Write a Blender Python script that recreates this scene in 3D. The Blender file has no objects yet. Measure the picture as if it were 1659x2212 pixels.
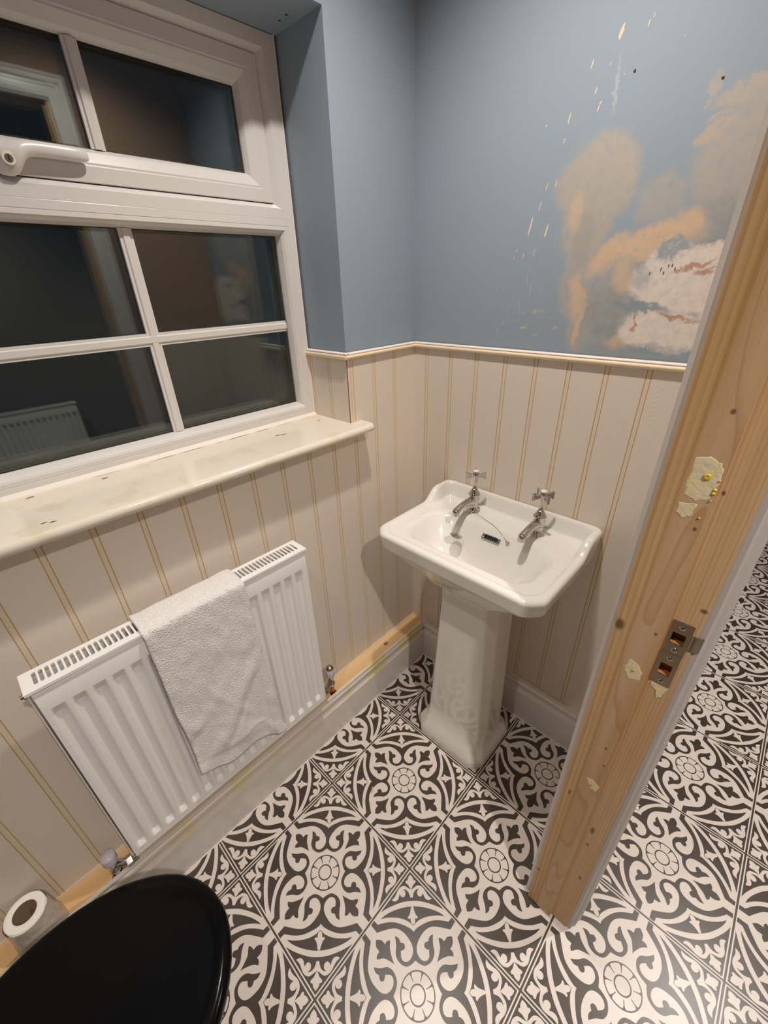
import bpy, bmesh, math, random
from math import sin, cos, pi, sqrt, radians
from mathutils import Vector, Matrix, noise
random.seed(7)
sc = bpy.context.scene
COL = sc.collection
T = 1/3            # tile size

# ------------------------------------------------------------------ helpers
class MB:
    def __init__(s): s.v=[]; s.f=[]; s.m=[]; s.sm=[]
    def add(s, vs, fs, mi=0, smooth=False):
        o=len(s.v); s.v+= [tuple(p) for p in vs]
        for f in fs: s.f.append([i+o for i in f]); s.m.append(mi); s.sm.append(smooth)
    def box(s,x0,x1,y0,y1,z0,z1,mi=0):
        v=[(x0,y0,z0),(x1,y0,z0),(x1,y1,z0),(x0,y1,z0),(x0,y0,z1),(x1,y0,z1),(x1,y1,z1),(x0,y1,z1)]
        s.add(v,[(0,3,2,1),(4,5,6,7),(0,1,5,4),(1,2,6,5),(2,3,7,6),(3,0,4,7)],mi)
    def prism(s,poly,z0,z1,mi=0,fn=None):
        """poly in (a,b) extruded along c from z0 to z1; fn maps (a,b,c)->xyz"""
        fn=fn or (lambda a,b,c:(a,b,c)); n=len(poly)
        v=[fn(a,b,z0) for a,b in poly]+[fn(a,b,z1) for a,b in poly]
        s.add(v,[tuple(range(n-1,-1,-1)),tuple(range(n,2*n))]+[(i,(i+1)%n,n+(i+1)%n,n+i) for i in range(n)],mi)
    def loft(s,rings,mi=0,cap0=True,cap1=True,smooth=True,closed=True):
        n=len(rings[0]); v=[p for r in rings for p in r]; f=[]
        for k in range(len(rings)-1):
            for i in range(n if closed else n-1):
                j=(i+1)%n; f.append((k*n+i,k*n+j,(k+1)*n+j,(k+1)*n+i))
        s.add(v,f,mi,smooth)
        if cap0: s.add(rings[0],[tuple(range(n-1,-1,-1))],mi,False)
        if cap1: s.add(rings[-1],[tuple(range(n))],mi,False)
    def lathe(s,prof,c,axis='z',n=32,mi=0,cap0=True,cap1=True,smooth=True):
        rings=[]
        for r,h in prof:
            ring=[]
            for k in range(n):
                a=2*pi*k/n
                if axis=='z': ring.append((c[0]+r*cos(a),c[1]+r*sin(a),c[2]+h))
                elif axis=='x': ring.append((c[0]+h,c[1]+r*cos(a),c[2]+r*sin(a)))
                else: ring.append((c[0]+r*sin(a),c[1]+h,c[2]+r*cos(a)))
            rings.append(ring)
        s.loft(rings,mi,cap0,cap1,smooth)
    def tube(s,path,r,n=12,mi=0,cap=True):
        path=[Vector(p) for p in path]; rings=[]; up=Vector((0,0,1))
        for i,p in enumerate(path):
            t=(path[min(i+1,len(path)-1)]-path[max(i-1,0)]).normalized()
            a=t.cross(up) if abs(t.dot(up))<.95 else t.cross(Vector((1,0,0)))
            a.normalize(); b=t.cross(a); rr=r[i] if isinstance(r,(list,tuple)) else r
            rings.append([tuple(p+a*rr*cos(2*pi*k/n)+b*rr*sin(2*pi*k/n)) for k in range(n)])
        s.loft(rings,mi,cap,cap,True)
    def plateholes(s,xs,zs,holes,y0,y1,mi=0,depth=None,hm=None):
        """slab in xz facing -y, from y0(front) to y1(back), rectangular holes (x0,x1,z0,z1)"""
        X=sorted(set(list(xs)+[h[0] for h in holes]+[h[1] for h in holes])); Z=sorted(set(list(zs)+[h[2] for h in holes]+[h[3] for h in holes]))
        def inh(i,j):
            cx=(X[i]+X[i+1])/2; cz=(Z[j]+Z[j+1])/2
            return any(h[0]<cx<h[1] and h[2]<cz<h[3] for h in holes)
        for i in range(len(X)-1):
            for j in range(len(Z)-1):
                x0,x1,z0,z1=X[i],X[i+1],Z[j],Z[j+1]
                if inh(i,j):
                    if depth:
                        d=depth
                        s.add([(x0,y0,z0),(x1,y0,z0),(x1,y0,z1),(x0,y0,z1),(x0,d,z0),(x1,d,z0),(x1,d,z1),(x0,d,z1)],
                          [(4,5,6,7),(0,1,5,4),(1,2,6,5),(2,3,7,6),(3,0,4,7)],hm if hm is not None else mi)
                    continue
                s.add([(x0,y0,z0),(x1,y0,z0),(x1,y0,z1),(x0,y0,z1)],[(0,1,2,3)],mi)
                if not depth:
                    s.add([(x0,y1,z0),(x1,y1,z0),(x1,y1,z1),(x0,y1,z1)],[(3,2,1,0)],mi)
        if not depth:
            for h in list(holes):
                x0,x1,z0,z1=h
                s.add([(x0,y0,z0),(x1,y0,z0),(x1,y0,z1),(x0,y0,z1),(x0,y1,z0),(x1,y1,z0),(x1,y1,z1),(x0,y1,z1)],
                      [(0,4,5,1),(1,5,6,2),(2,6,7,3),(3,7,4,0)],mi)
            x0,x1,z0,z1=X[0],X[-1],Z[0],Z[-1]
            s.add([(x0,y0,z0),(x1,y0,z0),(x1,y0,z1),(x0,y0,z1),(x0,y1,z0),(x1,y1,z0),(x1,y1,z1),(x0,y1,z1)],
                  [(0,1,5,4),(1,2,6,5),(2,3,7,6),(3,0,4,7)],mi)
    def build(s,name,mats,parent=None,org=None,bevel=0,seg=2,subd=0,recalc=False,wn=False,solid=0):
        if org is None:
            org=Vector(parent['_o']) if parent is not None and '_o' in parent else Vector((0,0,0))
        org=Vector(org); me=bpy.data.meshes.new(name)
        me.from_pydata([tuple(Vector(p)-org) for p in s.v],[],s.f)
        if not isinstance(mats,(list,tuple)): mats=[mats]
        for m in mats: me.materials.append(m)
        for p,mi,sm in zip(me.polygons,s.m,s.sm): p.material_index=mi; p.use_smooth=sm
        if recalc:
            b=bmesh.new(); b.from_mesh(me); bmesh.ops.remove_doubles(b,verts=b.verts,dist=1e-6); bmesh.ops.recalc_face_normals(b,faces=b.faces); b.to_mesh(me); b.free()
        me.update()
        o=bpy.data.objects.new(name,me); COL.objects.link(o)
        if parent is not None:
            o.parent=parent
            po=Vector(parent['_o']) if '_o' in parent else Vector((0,0,0)); o.location=org-po
        else: o.location=org
        o['_o']=tuple(org)
        if solid:
            md=o.modifiers.new('s','SOLIDIFY'); md.thickness=solid; md.offset=-1
        if bevel:
            md=o.modifiers.new('b','BEVEL'); md.width=bevel; md.segments=seg; md.limit_method='ANGLE'; md.angle_limit=radians(35)
            for p in me.polygons: p.use_smooth=True
            md.harden_normals=True
        if wn:
            md=o.modifiers.new('w','WEIGHTED_NORMAL'); md.mode='FACE_AREA'; md.weight=100; md.keep_sharp=False
        if subd:
            md=o.modifiers.new('u','SUBSURF'); md.levels=subd; md.render_levels=subd
        return o
def thing(name,label,cat,loc=(0,0,0),group=None):
    o=bpy.data.objects.new(name,None); COL.objects.link(o); o.location=loc; o.empty_display_size=.05
    o['_o']=tuple(loc); o['label']=label; o['category']=cat
    if group: o['group']=group
    return o
def tag(o,label,cat,group=None,kind=None):
    o['label']=label; o['category']=cat
    if group: o['group']=group
    if kind: o['kind']=kind
    return o
def structure(o): o['kind']='structure'; return o

# ------------------------------------------------------------------ materials
class N:
    def __init__(s,name):
        s.m=bpy.data.materials.new(name); s.m.use_nodes=True; s.t=s.m.node_tree; s.t.nodes.clear()
        s.out=s.t.nodes.new('ShaderNodeOutputMaterial'); s.b=s.t.nodes.new('ShaderNodeBsdfPrincipled')
        s.t.links.new(s.b.outputs[0],s.out.inputs[0])
    def n(s,typ,**k):
        nd=s.t.nodes.new(typ)
        for a,v in k.items():
            if a.startswith('i_'):
                key=a[2:]; key=int(key) if key.isdigit() else key.replace('_',' '); s.set(nd.inputs[key],v)
            else: setattr(nd,a,v)
        return nd
    def set(s,inp,v):
        if isinstance(v,bpy.types.NodeSocket): s.t.links.new(v,inp)
        else: inp.default_value=v
    def P(s,**k):
        for a,v in k.items(): s.set(s.b.inputs[a.replace('_',' ')],v)
    def math(s,op,a,b=0,c=0,clamp=False):
        nd=s.n('ShaderNodeMath',operation=op,use_clamp=clamp); s.set(nd.inputs[0],a); s.set(nd.inputs[1],b); s.set(nd.inputs[2],c); return nd.outputs[0]
    def mix(s,f,a,b):
        nd=s.n('ShaderNodeMix',data_type='RGBA'); s.set(nd.inputs[0],f); s.set(nd.inputs[6],a); s.set(nd.inputs[7],b); return nd.outputs[2]
    def noise(s,vec,scale,detail=3,rough=.5,out=0):
        nd=s.n('ShaderNodeTexNoise'); s.set(nd.inputs['Vector'],vec); s.set(nd.inputs['Scale'],scale); s.set(nd.inputs['Detail'],detail); s.set(nd.inputs['Roughness'],rough); return nd.outputs[out]
    def pos(s): return s.n('ShaderNodeNewGeometry').outputs['Position']
    def scale(s,vec,xyz):
        nd=s.n('ShaderNodeVectorMath',operation='MULTIPLY'); s.set(nd.inputs[0],vec); s.set(nd.inputs[1],xyz); return nd.outputs[0]
    def sep(s,vec):
        nd=s.n('ShaderNodeSeparateXYZ'); s.set(nd.inputs[0],vec); return nd.outputs
    def comb(s,x,y,z):
        nd=s.n('ShaderNodeCombineXYZ'); s.set(nd.inputs[0],x); s.set(nd.inputs[1],y); s.set(nd.inputs[2],z); return nd.outputs[0]
    def ramp(s,f,stops):
        nd=s.n('ShaderNodeValToRGB'); s.set(nd.inputs[0],f); e=nd.color_ramp.elements
        while len(e)<len(stops): e.new(.5)
        for i,(p,c) in enumerate(stops): e[i].position=p; e[i].color=(c+(1,)) if len(c)==3 else c
        return nd.outputs[0]
    def smooth(s,v,a,b):
        nd=s.n('ShaderNodeMapRange',interpolation_type='SMOOTHSTEP'); s.set(nd.inputs[0],v); s.set(nd.inputs[1],a); s.set(nd.inputs[2],b); return nd.outputs[0]
    def bump(s,h,strength=.3,dist=.001):
        nd=s.n('ShaderNodeBump'); s.set(nd.inputs['Height'],h); nd.inputs['Strength'].default_value=strength; nd.inputs['Distance'].default_value=dist; s.set(s.b.inputs['Normal'],nd.outputs[0])
def srgb(r,g,b):
    f=lambda c:((c/255+.055)/1.055)**2.4 if c/255>.04045 else c/255/12.92
    return (f(r),f(g),f(b),1)
def plain(name,c,rough=.5,metal=0,coat=0,bumpn=None,**k):
    m=N(name); m.P(Base_Color=c,Roughness=rough,Metallic=metal)
    if coat: m.P(Coat_Weight=coat,Coat_Roughness=.05)
    for a,v in k.items(): m.P(**{a:v})
    if bumpn: m.bump(m.noise(m.pos(),bumpn[0],3),bumpn[1],bumpn[2])
    return m.m
WHITE=srgb(238,234,228)
M={}
M['ceramic']=plain('white_ceramic',srgb(236,232,225),.12,coat=.4)
M['upvc']=plain('white_upvc',srgb(219,215,211),.28,bumpn=(60,.04,.001))
M['rad']=plain('radiator_enamel',srgb(240,238,236),.22)
M['chrome']=plain('chrome',srgb(196,193,190),.07,1)
M['chrome_dark']=plain('brushed_steel',srgb(170,160,145),.28,1)
M['black']=plain('black_gloss_lid',(.003,.003,.0033,1),.16,Specular_IOR_Level=.12)
M['void']=plain('dark_gap',(.01,.008,.007,1),.9)
M['copper']=plain('copper',srgb(200,120,80),.3,1)
M['mauve']=plain('grey_plastic_cap',srgb(205,198,208),.4)
M['caulk']=plain('white_caulk',srgb(236,226,218),.6)
M['spacer']=plain('window_spacer',srgb(70,66,60),.5,.3)
M['gasket']=plain('black_gasket',(.01,.01,.01,1),.6)
M['rubber']=plain('black_rubber',(.01,.01,.01,1),.5)
M['core']=plain('cardboard_core',srgb(100,80,62),.9)
M['paper']=plain('tissue_paper',srgb(240,234,226),.9,bumpn=(300,.4,.001))
m=N('clear_wrap'); m.P(Base_Color=srgb(190,180,170),Roughness=.3,Coat_Weight=.5,Coat_Roughness=.1)
w_=m.noise(m.scale(m.pos(),(1,1,.35)),38,3,.5); m.bump(w_,.7,.005); M['wrap']=m.m
m=N('glass'); m.P(Base_Color=(.93,1,.96,1),Roughness=0.0,Transmission_Weight=1.0,IOR=1.5); M['glass']=m.m
m=N('downlight_glow'); m.P(Base_Color=(1,1,1,1),Emission_Color=(1,.92,.82,1),Emission_Strength=6); M['glow']=m.m
m=N('grey_trim'); m.P(Base_Color=srgb(192,184,180),Roughness=.45); M['trimg']=m.m  # greyer trim colour, used on the hall-side architrave only
# gloss white (skirting, architrave) and yellow-stained top moulding
m=N('white_gloss_trim'); m.P(Base_Color=srgb(226,219,214),Roughness=.3); m.bump(m.noise(m.scale(m.pos(),(1,1,1)),45,3),.08,.002); M['trim']=m.m
m=N('stained_moulding'); p=m.pos(); n1=m.noise(m.scale(p,(1,5.5,1)),1.3,2,.5); n2=m.noise(m.scale(p,(160,5,160)),1,2)
f=m.math('MULTIPLY',m.smooth(n1,.46,.60),m.math('MULTIPLY_ADD',m.smooth(n2,.25,.6),.5,.3)); xy=m.sep(p); 
f=m.math('MULTIPLY',f,m.smooth(xy[0],-.06,-.10))
c=m.mix(f,srgb(222,213,205),srgb(220,203,132)); m.P(Base_Color=c,Roughness=.35); M['mould']=m.m
# cream gloss sill
m=N('cream_gloss_sill'); p=m.pos(); n1=m.noise(p,14,3); c=m.mix(m.smooth(n1,.55,.66),srgb(232,221,206),srgb(226,212,190)); m.P(Base_Color=c,Roughness=.16); m.bump(m.noise(p,120,2),.1,.001); M['sill']=m.m
M['sillchip']=plain('chipped_paint',srgb(150,105,70),.7); M['sillchipd']=plain('chipped_paint_dark',srgb(70,55,45),.8)
M['chip']=plain('bare_plaster_chip',srgb(228,208,180),.9)
M['darkdot']=plain('screw_hole',srgb(60,55,48),.9)
# dado bead
m=N('primed_bead'); n1=m.noise(m.scale(m.pos(),(8,8,200)),1,2); m.P(Base_Color=m.mix(n1,srgb(240,215,180),srgb(246,226,196)),Roughness=.5); M['bead']=m.m
# panelling boards
def board(name,c):
    m=N(name); p=m.pos(); s=m.sep(p); h=m.math('ADD',s[0],s[1])
    q=m.comb(h,0,s[2]); wob=m.noise(m.scale(q,(9,0,1.6)),1,1)
    cell=m.math('PINGPONG',m.math('ADD',h,.013),.0430)
    r=m.math('ADD',m.math('MULTIPLY',cell,9),m.math('MULTIPLY',s[2],1.4)); r=m.math('ADD',r,m.math('MULTIPLY',wob,5.))
    g=m.math('SINE',m.math('MULTIPLY',r,55))
    g=m.math('POWER',m.math('ABSOLUTE',g),2.0)
    mask=m.smooth(m.noise(m.scale(q,(11,0,4.5)),1,1),.50,.62)
    fine=m.noise(m.scale(p,(1,1,.5)),240,2); 
    hgt=m.math('ADD',m.math('MULTIPLY',g,m.math('MULTIPLY',mask,.45)),m.math('MULTIPLY',fine,.7))
    m.bump(hgt,.28,.0012); m.P(Base_Color=c,Roughness=.5); return m.m
M['board']=board('white_panel_board',srgb(226,214,201))
M['groove']=plain('panel_groove',srgb(206,180,138),.8)
M['gbead']=plain('panel_groove_bead',srgb(226,210,186),.6)
M['crack']=plain('brown_gap',srgb(150,105,60),.9)
# tiles
m=N('tile_offwhite'); p=m.pos(); n1=m.noise(p,25,3); m.P(Base_Color=m.mix(n1,srgb(229,219,211),srgb(219,208,199)),Roughness=.33); M['tw']=m.m
m=N('tile_charcoal'); p=m.pos(); n1=m.noise(p,18,4); m.P(Base_Color=m.mix(n1,srgb(60,51,44),srgb(77,66,57)),Roughness=.33); M['td']=m.m
# painted plaster
def paint(name):
    m=N(name); p=m.pos(); c=m.mix(m.noise(p,3.,3),srgb(145,159,173),srgb(150,164,177)); return m,p,c
m,p,c=paint('blue_wall_paint'); m.P(Base_Color=c,Roughness=.55); m.bump(m.noise(p,35,4),.12,.002); M['blue']=m.m
m,p,c=paint('blue_wall_paint_patched')
s_=m.sep(p); 
dn=m.noise(m.scale(p,(1,0,1)),16,5,.6,out=1); dn2=m.noise(m.scale(p,(1,0,1)),70,4,.65,out=1)
d1=m.sep(dn); d2=m.sep(dn2)
X=m.math('ADD',s_[0],m.math('ADD',m.math('MULTIPLY_ADD',d1[0],.05,-.025),m.math('MULTIPLY_ADD',d2[0],.02,-.010)))
Z=m.math('ADD',s_[2],m.math('ADD',m.math('MULTIPLY_ADD',d1[1],.05,-.025),m.math('MULTIPLY_ADD',d2[1],.02,-.010)))
def blob(cx,cz,rx,rz,rot=0,soft=.35,gain=1):
    a=m.math('SUBTRACT',X,cx); b=m.math('SUBTRACT',Z,cz)
    if rot:
        ca,sa=cos(radians(rot)),sin(radians(rot))
        a2=m.math('ADD',m.math('MULTIPLY',a,ca),m.math('MULTIPLY',b,sa)); b2=m.math('SUBTRACT',m.math('MULTIPLY',b,ca),m.math('MULTIPLY',a,sa)); a,b=a2,b2
    a=m.math('MULTIPLY',a,1/rx); b=m.math('MULTIPLY',b,1/rz)
    r=m.math('SQRT',m.math('ADD',m.math('MULTIPLY',a,a),m.math('MULTIPLY',b,b)))
    v=m.smooth(r,1+soft/2,1-soft/2)
    return m.math('MULTIPLY',v,gain) if gain!=1 else v
def union(l):
    v=l[0]
    for k in l[1:]: v=m.math('MAXIMUM',v,k)
    return v
grain=m.noise(m.scale(p,(1,0,1)),60,5,.7); big=m.noise(m.scale(p,(1,0,1)),9,3)
tan=union([blob(.268,1.595,.078,.075,soft=.35,gain=.75),blob(.258,1.53,.05,.08,10,.45,.72),blob(.263,1.44,.035,.10,0,.4,.6),blob(.285,1.345,.03,.07,0,.5,.55),
  blob(.392,1.555,.042,.038,soft=.5,gain=.5),blob(.50,1.60,.065,.085,-10,.5,.62),blob(.45,1.64,.028,.014,35,.5,.85),blob(.495,1.69,.06,.012,12,.5,.7),blob(.435,1.70,.013,.013,0,.5,.6),blob(.455,1.664,.02,.004,22,.6,.7),blob(.425,1.68,.008,.004,22,.6,.7),
  blob(.36,1.30,.06,.016,0,.6,.4),blob(.33,1.47,.05,.03,40,.5,.6),blob(.35,1.40,.05,.07,0,.6,.45)])
tan=m.math('MULTIPLY',tan,m.smooth(grain,.18,.55))
c=m.mix(m.math('MULTIPLY',tan,.85),c,m.mix(big,srgb(200,180,152),srgb(186,170,148)))
grey=union([blob(.50,1.505,.06,.045,0,.5,.8),blob(.34,1.36,.06,.05,-25,.6,.75),blob(.262,1.50,.02,.05,0,.7,.5),blob(.40,1.285,.09,.02,0,.6,.6)])
c=m.mix(m.math('MULTIPLY',grey,m.smooth(grain,.3,.6)),c,srgb(150,152,148))
org=union([blob(.392,1.485,.085,.026,12,.7,.9),blob(.318,1.467,.05,.022,48,.8,.85),blob(.448,1.510,.028,.024,0,.8,.85),blob(.268,1.385,.014,.045,8,.9,.75),blob(.36,1.43,.025,.03,0,.6,.7),blob(.235,1.548,.015,.03,0,.9,.6),blob(.385,1.31,.035,.018,20,.6,.7),blob(.283,1.33,.006,.04,0,.7,.8)])
c=m.mix(m.math('MULTIPLY',org,m.smooth(grain,.15,.5)),c,srgb(214,184,152))
wht=union([blob(.455,1.415,.085,.052,-6,.22),blob(.43,1.455,.045,.024,20,.3),blob(.50,1.455,.05,.026,0,.3),blob(.455,1.33,.085,.040,-3,.25),blob(.56,1.38,.06,.10,0,.3)])
c=m.mix(wht,c,m.mix(m.smooth(grain,.35,.7),srgb(230,218,208),srgb(214,202,196)))
rb=union([blob(.435,1.468,.028,.014,15,.6,.85),blob(.40,1.373,.055,.009,-5,.6,.9),blob(.44,1.292,.09,.012,0,.9,.5),blob(.39,1.43,.02,.03,40,.8,.5)])
c=m.mix(m.math('MULTIPLY',rb,m.smooth(grain,.25,.5)),c,srgb(140,152,160))
br=union([blob(.475,1.445,.035,.004,18,.8,.8),blob(.47,1.356,.04,.005,-7,.8,.8),blob(.395,1.345,.003,.016,0,.8,.8),blob(.50,1.437,.02,.005,5,.8,.8)])
c=m.mix(m.math('MULTIPLY',br,m.smooth(grain,.3,.5)),c,srgb(176,132,104))
# thin runs of pale drips left of the patch
drx=m.noise(m.comb(m.math('MULTIPLY',s_[0],170),0,m.math('MULTIPLY',s_[2],9)),1,2)
dr=m.math('MULTIPLY',m.smooth(drx,.62,.70),blob(.145,1.42,.075,.10,0,1.2,.45)); c=m.mix(dr,c,srgb(196,200,196))
sp=m.math('MULTIPLY',m.smooth(m.noise(p,60,4),.58,.66),blob(.17,1.325,.09,.035,0,1.2,.7)); c=m.mix(sp,c,srgb(196,190,170))
st=blob(.272,1.735,.0035,.04,0,.9,.35); c=m.mix(st,c,srgb(205,205,200))
m.P(Base_Color=c,Roughness=.6)
hh=m.math('ADD',m.math('MULTIPLY',wht,-.8),m.math('ADD',m.math('MULTIPLY',grain,m.math('ADD',m.math('MULTIPLY',wht,.6),.12)),0)); m.bump(hh,.35,.0015)
M['bluep']=m.m
# pine
def pine(name,x0,y0,freq,wob=.012,light=(206,170,128),dark=(150,104,62),zfreq=1.2,sharp=.55,seed=0,axis='z'):
    m=N(name); p=m.pos()
    s=m.sep(p)
    if axis=='y': s=[s[0],s[2],s[1]]
    L=s[2]; q=m.comb(m.math('MULTIPLY',s[0],14),m.math('MULTIPLY',s[1],14),m.math('ADD',m.math('MULTIPLY',L,zfreq),seed))
    w=m.noise(q,1,2,.4,out=1); ws=m.sep(w)
    a=m.math('ADD',m.math('SUBTRACT',s[0],x0),m.math('MULTIPLY_ADD',ws[0],wob*2,-wob)); b=m.math('ADD',m.math('SUBTRACT',s[1],y0),m.math('MULTIPLY_ADD',ws[1],wob*4,-wob*2))
    r=m.math('SQRT',m.math('ADD',m.math('MULTIPLY',a,a),m.math('MULTIPLY',b,b)))
    ring=m.math('FRACT',m.math('MULTIPLY',r,freq))
    ringv=m.smooth(ring,sharp,.98)
    ringn=m.math('MULTIPLY',ringv,m.math('MULTIPLY_ADD',m.noise(m.comb(m.math('MULTIPLY',r,freq*.7),0,0),1,1),1.6,-.2),clamp=True)
    fib=m.noise(m.comb(m.math('MULTIPLY',s[0],700),m.math('MULTIPLY',s[1],700),m.math('MULTIPLY',L,9)),1,3)
    big=m.noise(m.comb(m.math('MULTIPLY',s[0],30),m.math('MULTIPLY',s[1],30),m.math('MULTIPLY',L,1.5)),1,2)
    lt=m.mix(m.smooth(big,.3,.7),srgb(*light),srgb(light[0]-14,light[1]-22,light[2]-32))
    c=m.mix(m.math('MULTIPLY',ringn,.62),lt,srgb(*dark)); c=m.mix(m.math('MULTIPLY',m.smooth(fib,.45,.75),.18),c,srgb(*dark))
    m.P(Base_Color=c,Roughness=.5); m.bump(m.math('ADD',fib,ringv),.12,.0006); return m
def add_knots(m,knots,axes=(0,2)):
    b=m.b.inputs['Base Color']; src=b.links[0].from_socket; p=m.pos(); s=m.sep(p); v=None
    for (kx,kz,rx,rz) in knots:
        a=m.math('MULTIPLY',m.math('SUBTRACT',s[axes[0]],kx),1/rx); c=m.math('MULTIPLY',m.math('SUBTRACT',s[axes[1]],kz),1/rz)
        r=m.smooth(m.math('SQRT',m.math('ADD',m.math('MULTIPLY',a,a),m.math('MULTIPLY',c,c))),1.5,.5); v=r if v is None else m.math('MAXIMUM',v,r)
    m.set(b,m.mix(m.math('MULTIPLY',v,.85),src,srgb(96,58,30)))
m=pine('pine_straight_grain',.42,.55,120,.006,zfreq=.8,sharp=.3,light=(208,172,124),dark=(138,94,56)); add_knots(m,[(.606,.97,.006,.010),(.614,.52,.002,.008),(.603,.165,.006,.004)]); M['pineL']=m.m
m=pine('pine_cathedral',.645,.545,95,.02,zfreq=2.2,sharp=.72,seed=4,light=(204,172,136),dark=(168,112,62)); add_knots(m,[(.6445,1.30,.0025,.003),(.650,1.155,.002,.0025),(.645,.70,.002,.003),(.651,.655,.002,.002),(.652,.98,.002,.0025)]); M['pineC']=m.m
m=pine('pine_fine_grain',.83,.60,230,.006,zfreq=1.5,sharp=.5,seed=9,light=(208,175,134),dark=(160,118,80)); add_knots(m,[(.691,1.04,.004,.0035),(.672,.44,.0035,.012),(.663,1.205,.002,.003),(.673,.385,.003,.004),(.684,.25,.003,.006)]); M['pineR']=m.m
M['pocket']=plain('cut_wood_pocket',srgb(186,120,66),.7)
m=pine('pine_batten',-.35,.1,170,.01,axis='y',zfreq=1.0,light=(238,204,158),dark=(205,150,96)); add_knots(m,[(-.165,.77,.007,.009),(-.15,.90,.002,.002)],axes=(0,1)); M['batten']=m.m
m=N('cream_filler'); p=m.pos(); m.P(Base_Color=m.mix(m.smooth(m.noise(p,90,3),.42,.62),srgb(228,210,180),srgb(230,214,160)),Roughness=.6); m.bump(m.noise(p,140,3),.5,.002); M['filler']=m.m
M['yellow']=plain('yellow_filler',srgb(214,190,70),.35)
# towel
m=N('white_terry'); p=m.pos(); m.P(Base_Color=srgb(248,243,240),Roughness=.95,Sheen_Weight=.3); 
m.bump(m.math('ADD',m.math('MULTIPLY',m.noise(p,560,2,.6),.6),m.math('MULTIPLY',m.noise(p,300,2),1.3)),.9,.0042); M['terry']=m.m
M['ceil']=plain('ceiling_paint',srgb(196,192,186),.8)
M['hallwall']=plain('hall_wall_paint',srgb(112,104,94),.7)
M['plaster']=plain('bare_brown_plaster',srgb(176,142,112),.85,bumpn=(30,.2,.002))

# ------------------------------------------------------------------ floor: printed tiles as inlaid shapes
TILE=dict(
D1=[(0.3189,0),(0.3384,0.0231),(0.3608,0.0764),(0.3774,0.1391),(0.3784,0.2037),(0.368,0.2713),(0.391,0.2985),(0.3668,0.3218),(0.3232,0.2777),(0.3334,0.2299),(0.3435,0.1628),(0.3388,0.1167),(0.3159,0.0728),(0.2817,0.0391),(0.25,0.0189),(0.2172,0.0135),(0.187,0.0259),(0.1674,0.0477),(0.1628,0.0703),(0.1697,0.0915),(0.1863,0.1020),(0.2068,0.1033),(0.2216,0.1033),(0.2228,0.0896),(0.2317,0.0749),(0.2446,0.0714),(0.2589,0.0777),(0.2635,0.094),(0.2634,0.1034),(0.2741,0.1068),(0.2915,0.1186),(0.3024,0.1431),(0.2713,0.1381),(0.2424,0.1375),(0.2129,0.1417),(0.1907,0.1376),(0.1649,0.1216),(0.1468,0.0945),(0.139,0.0633),(0.149,0.0301),(0.167,0)],
D2=[(0.1538,0.1538),(0.1667,0.1802),(0.1787,0.2174),(0.1826,0.2461),(0.1793,0.2769),(0.1935,0.2783),(0.2086,0.2717),(0.2193,0.2582),(0.2306,0.2717),(0.252,0.2846),(0.2843,0.2849),(0.2866,0.2664),(0.2821,0.2435),(0.27,0.2313),(0.2607,0.2195),(0.2706,0.2121),(0.2801,0.1963),(0.2799,0.1811),(0.259,0.1829),(0.2407,0.1862),(0.2188,0.1838),(0.1834,0.1687)],
D3=[(0.3535,0),(0.3793,0.0369),(0.3977,0.09),(0.405,0.1441),(0.4059,0.1991),(0.3994,0.2462),(0.4193,0.2152),(0.4374,0.1711),(0.4518,0.1189),(0.462,0.0632),(0.4662,0)],
D4=[(0.4991,0),(0.4972,0.0496),(0.4895,0.0955),(0.4749,0.1516),(0.459,0.1993),(0.4380,0.2470),(0.6855,0)],
W1=[(0.3576,0),(0.3682,0.0127),(0.3816,0.0167),(0.3951,0.0166),(0.3946,0.0305),(0.3994,0.0391),(0.4062,0.036),(0.4148,0.0258),(0.4382,0.0153),(0.4628,0.0088),(0.4662,0)],
W2=[(0.5680,0),(0.5857,0.0121),(0.6003,0.0212),(0.6117,0.0371),(0.619,0.0418),(0.6279,0.0372),(0.6298,0.024),(0.6401,0.0219),(0.6519,0.0148),(0.6658,0)],
W3=[(0.5201,0),(0.5205,0.0102),(0.5276,0.0124),(0.5429,0.0173),(0.558,0.0264),(0.5682,0.0405),(0.5729,0.0553),(0.5703,0.0688),(0.5677,0.056),(0.5573,0.0485),(0.542,0.047),(0.5294,0.0544),(0.5236,0.0685),(0.5285,0.0811),(0.5376,0.0887),(0.5451,0.0929),(0.5373,0.0963),(0.5216,0.1021),(0.5072,0.1131),(0.5004,0.1297),(0.503,0.1472),(0.5098,0.1595),(0.5187,0.1447),(0.53,0.1319),(0.549,0.118),(0.5676,0.1064),(0.5864,0.0862),(0.5946,0.0611),(0.5907,0.042),(0.5793,0.0216),(0.5685,0)])
def mirror_full(h): return h+[(a,-b) for a,b in reversed(h[1:-1])]
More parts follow.
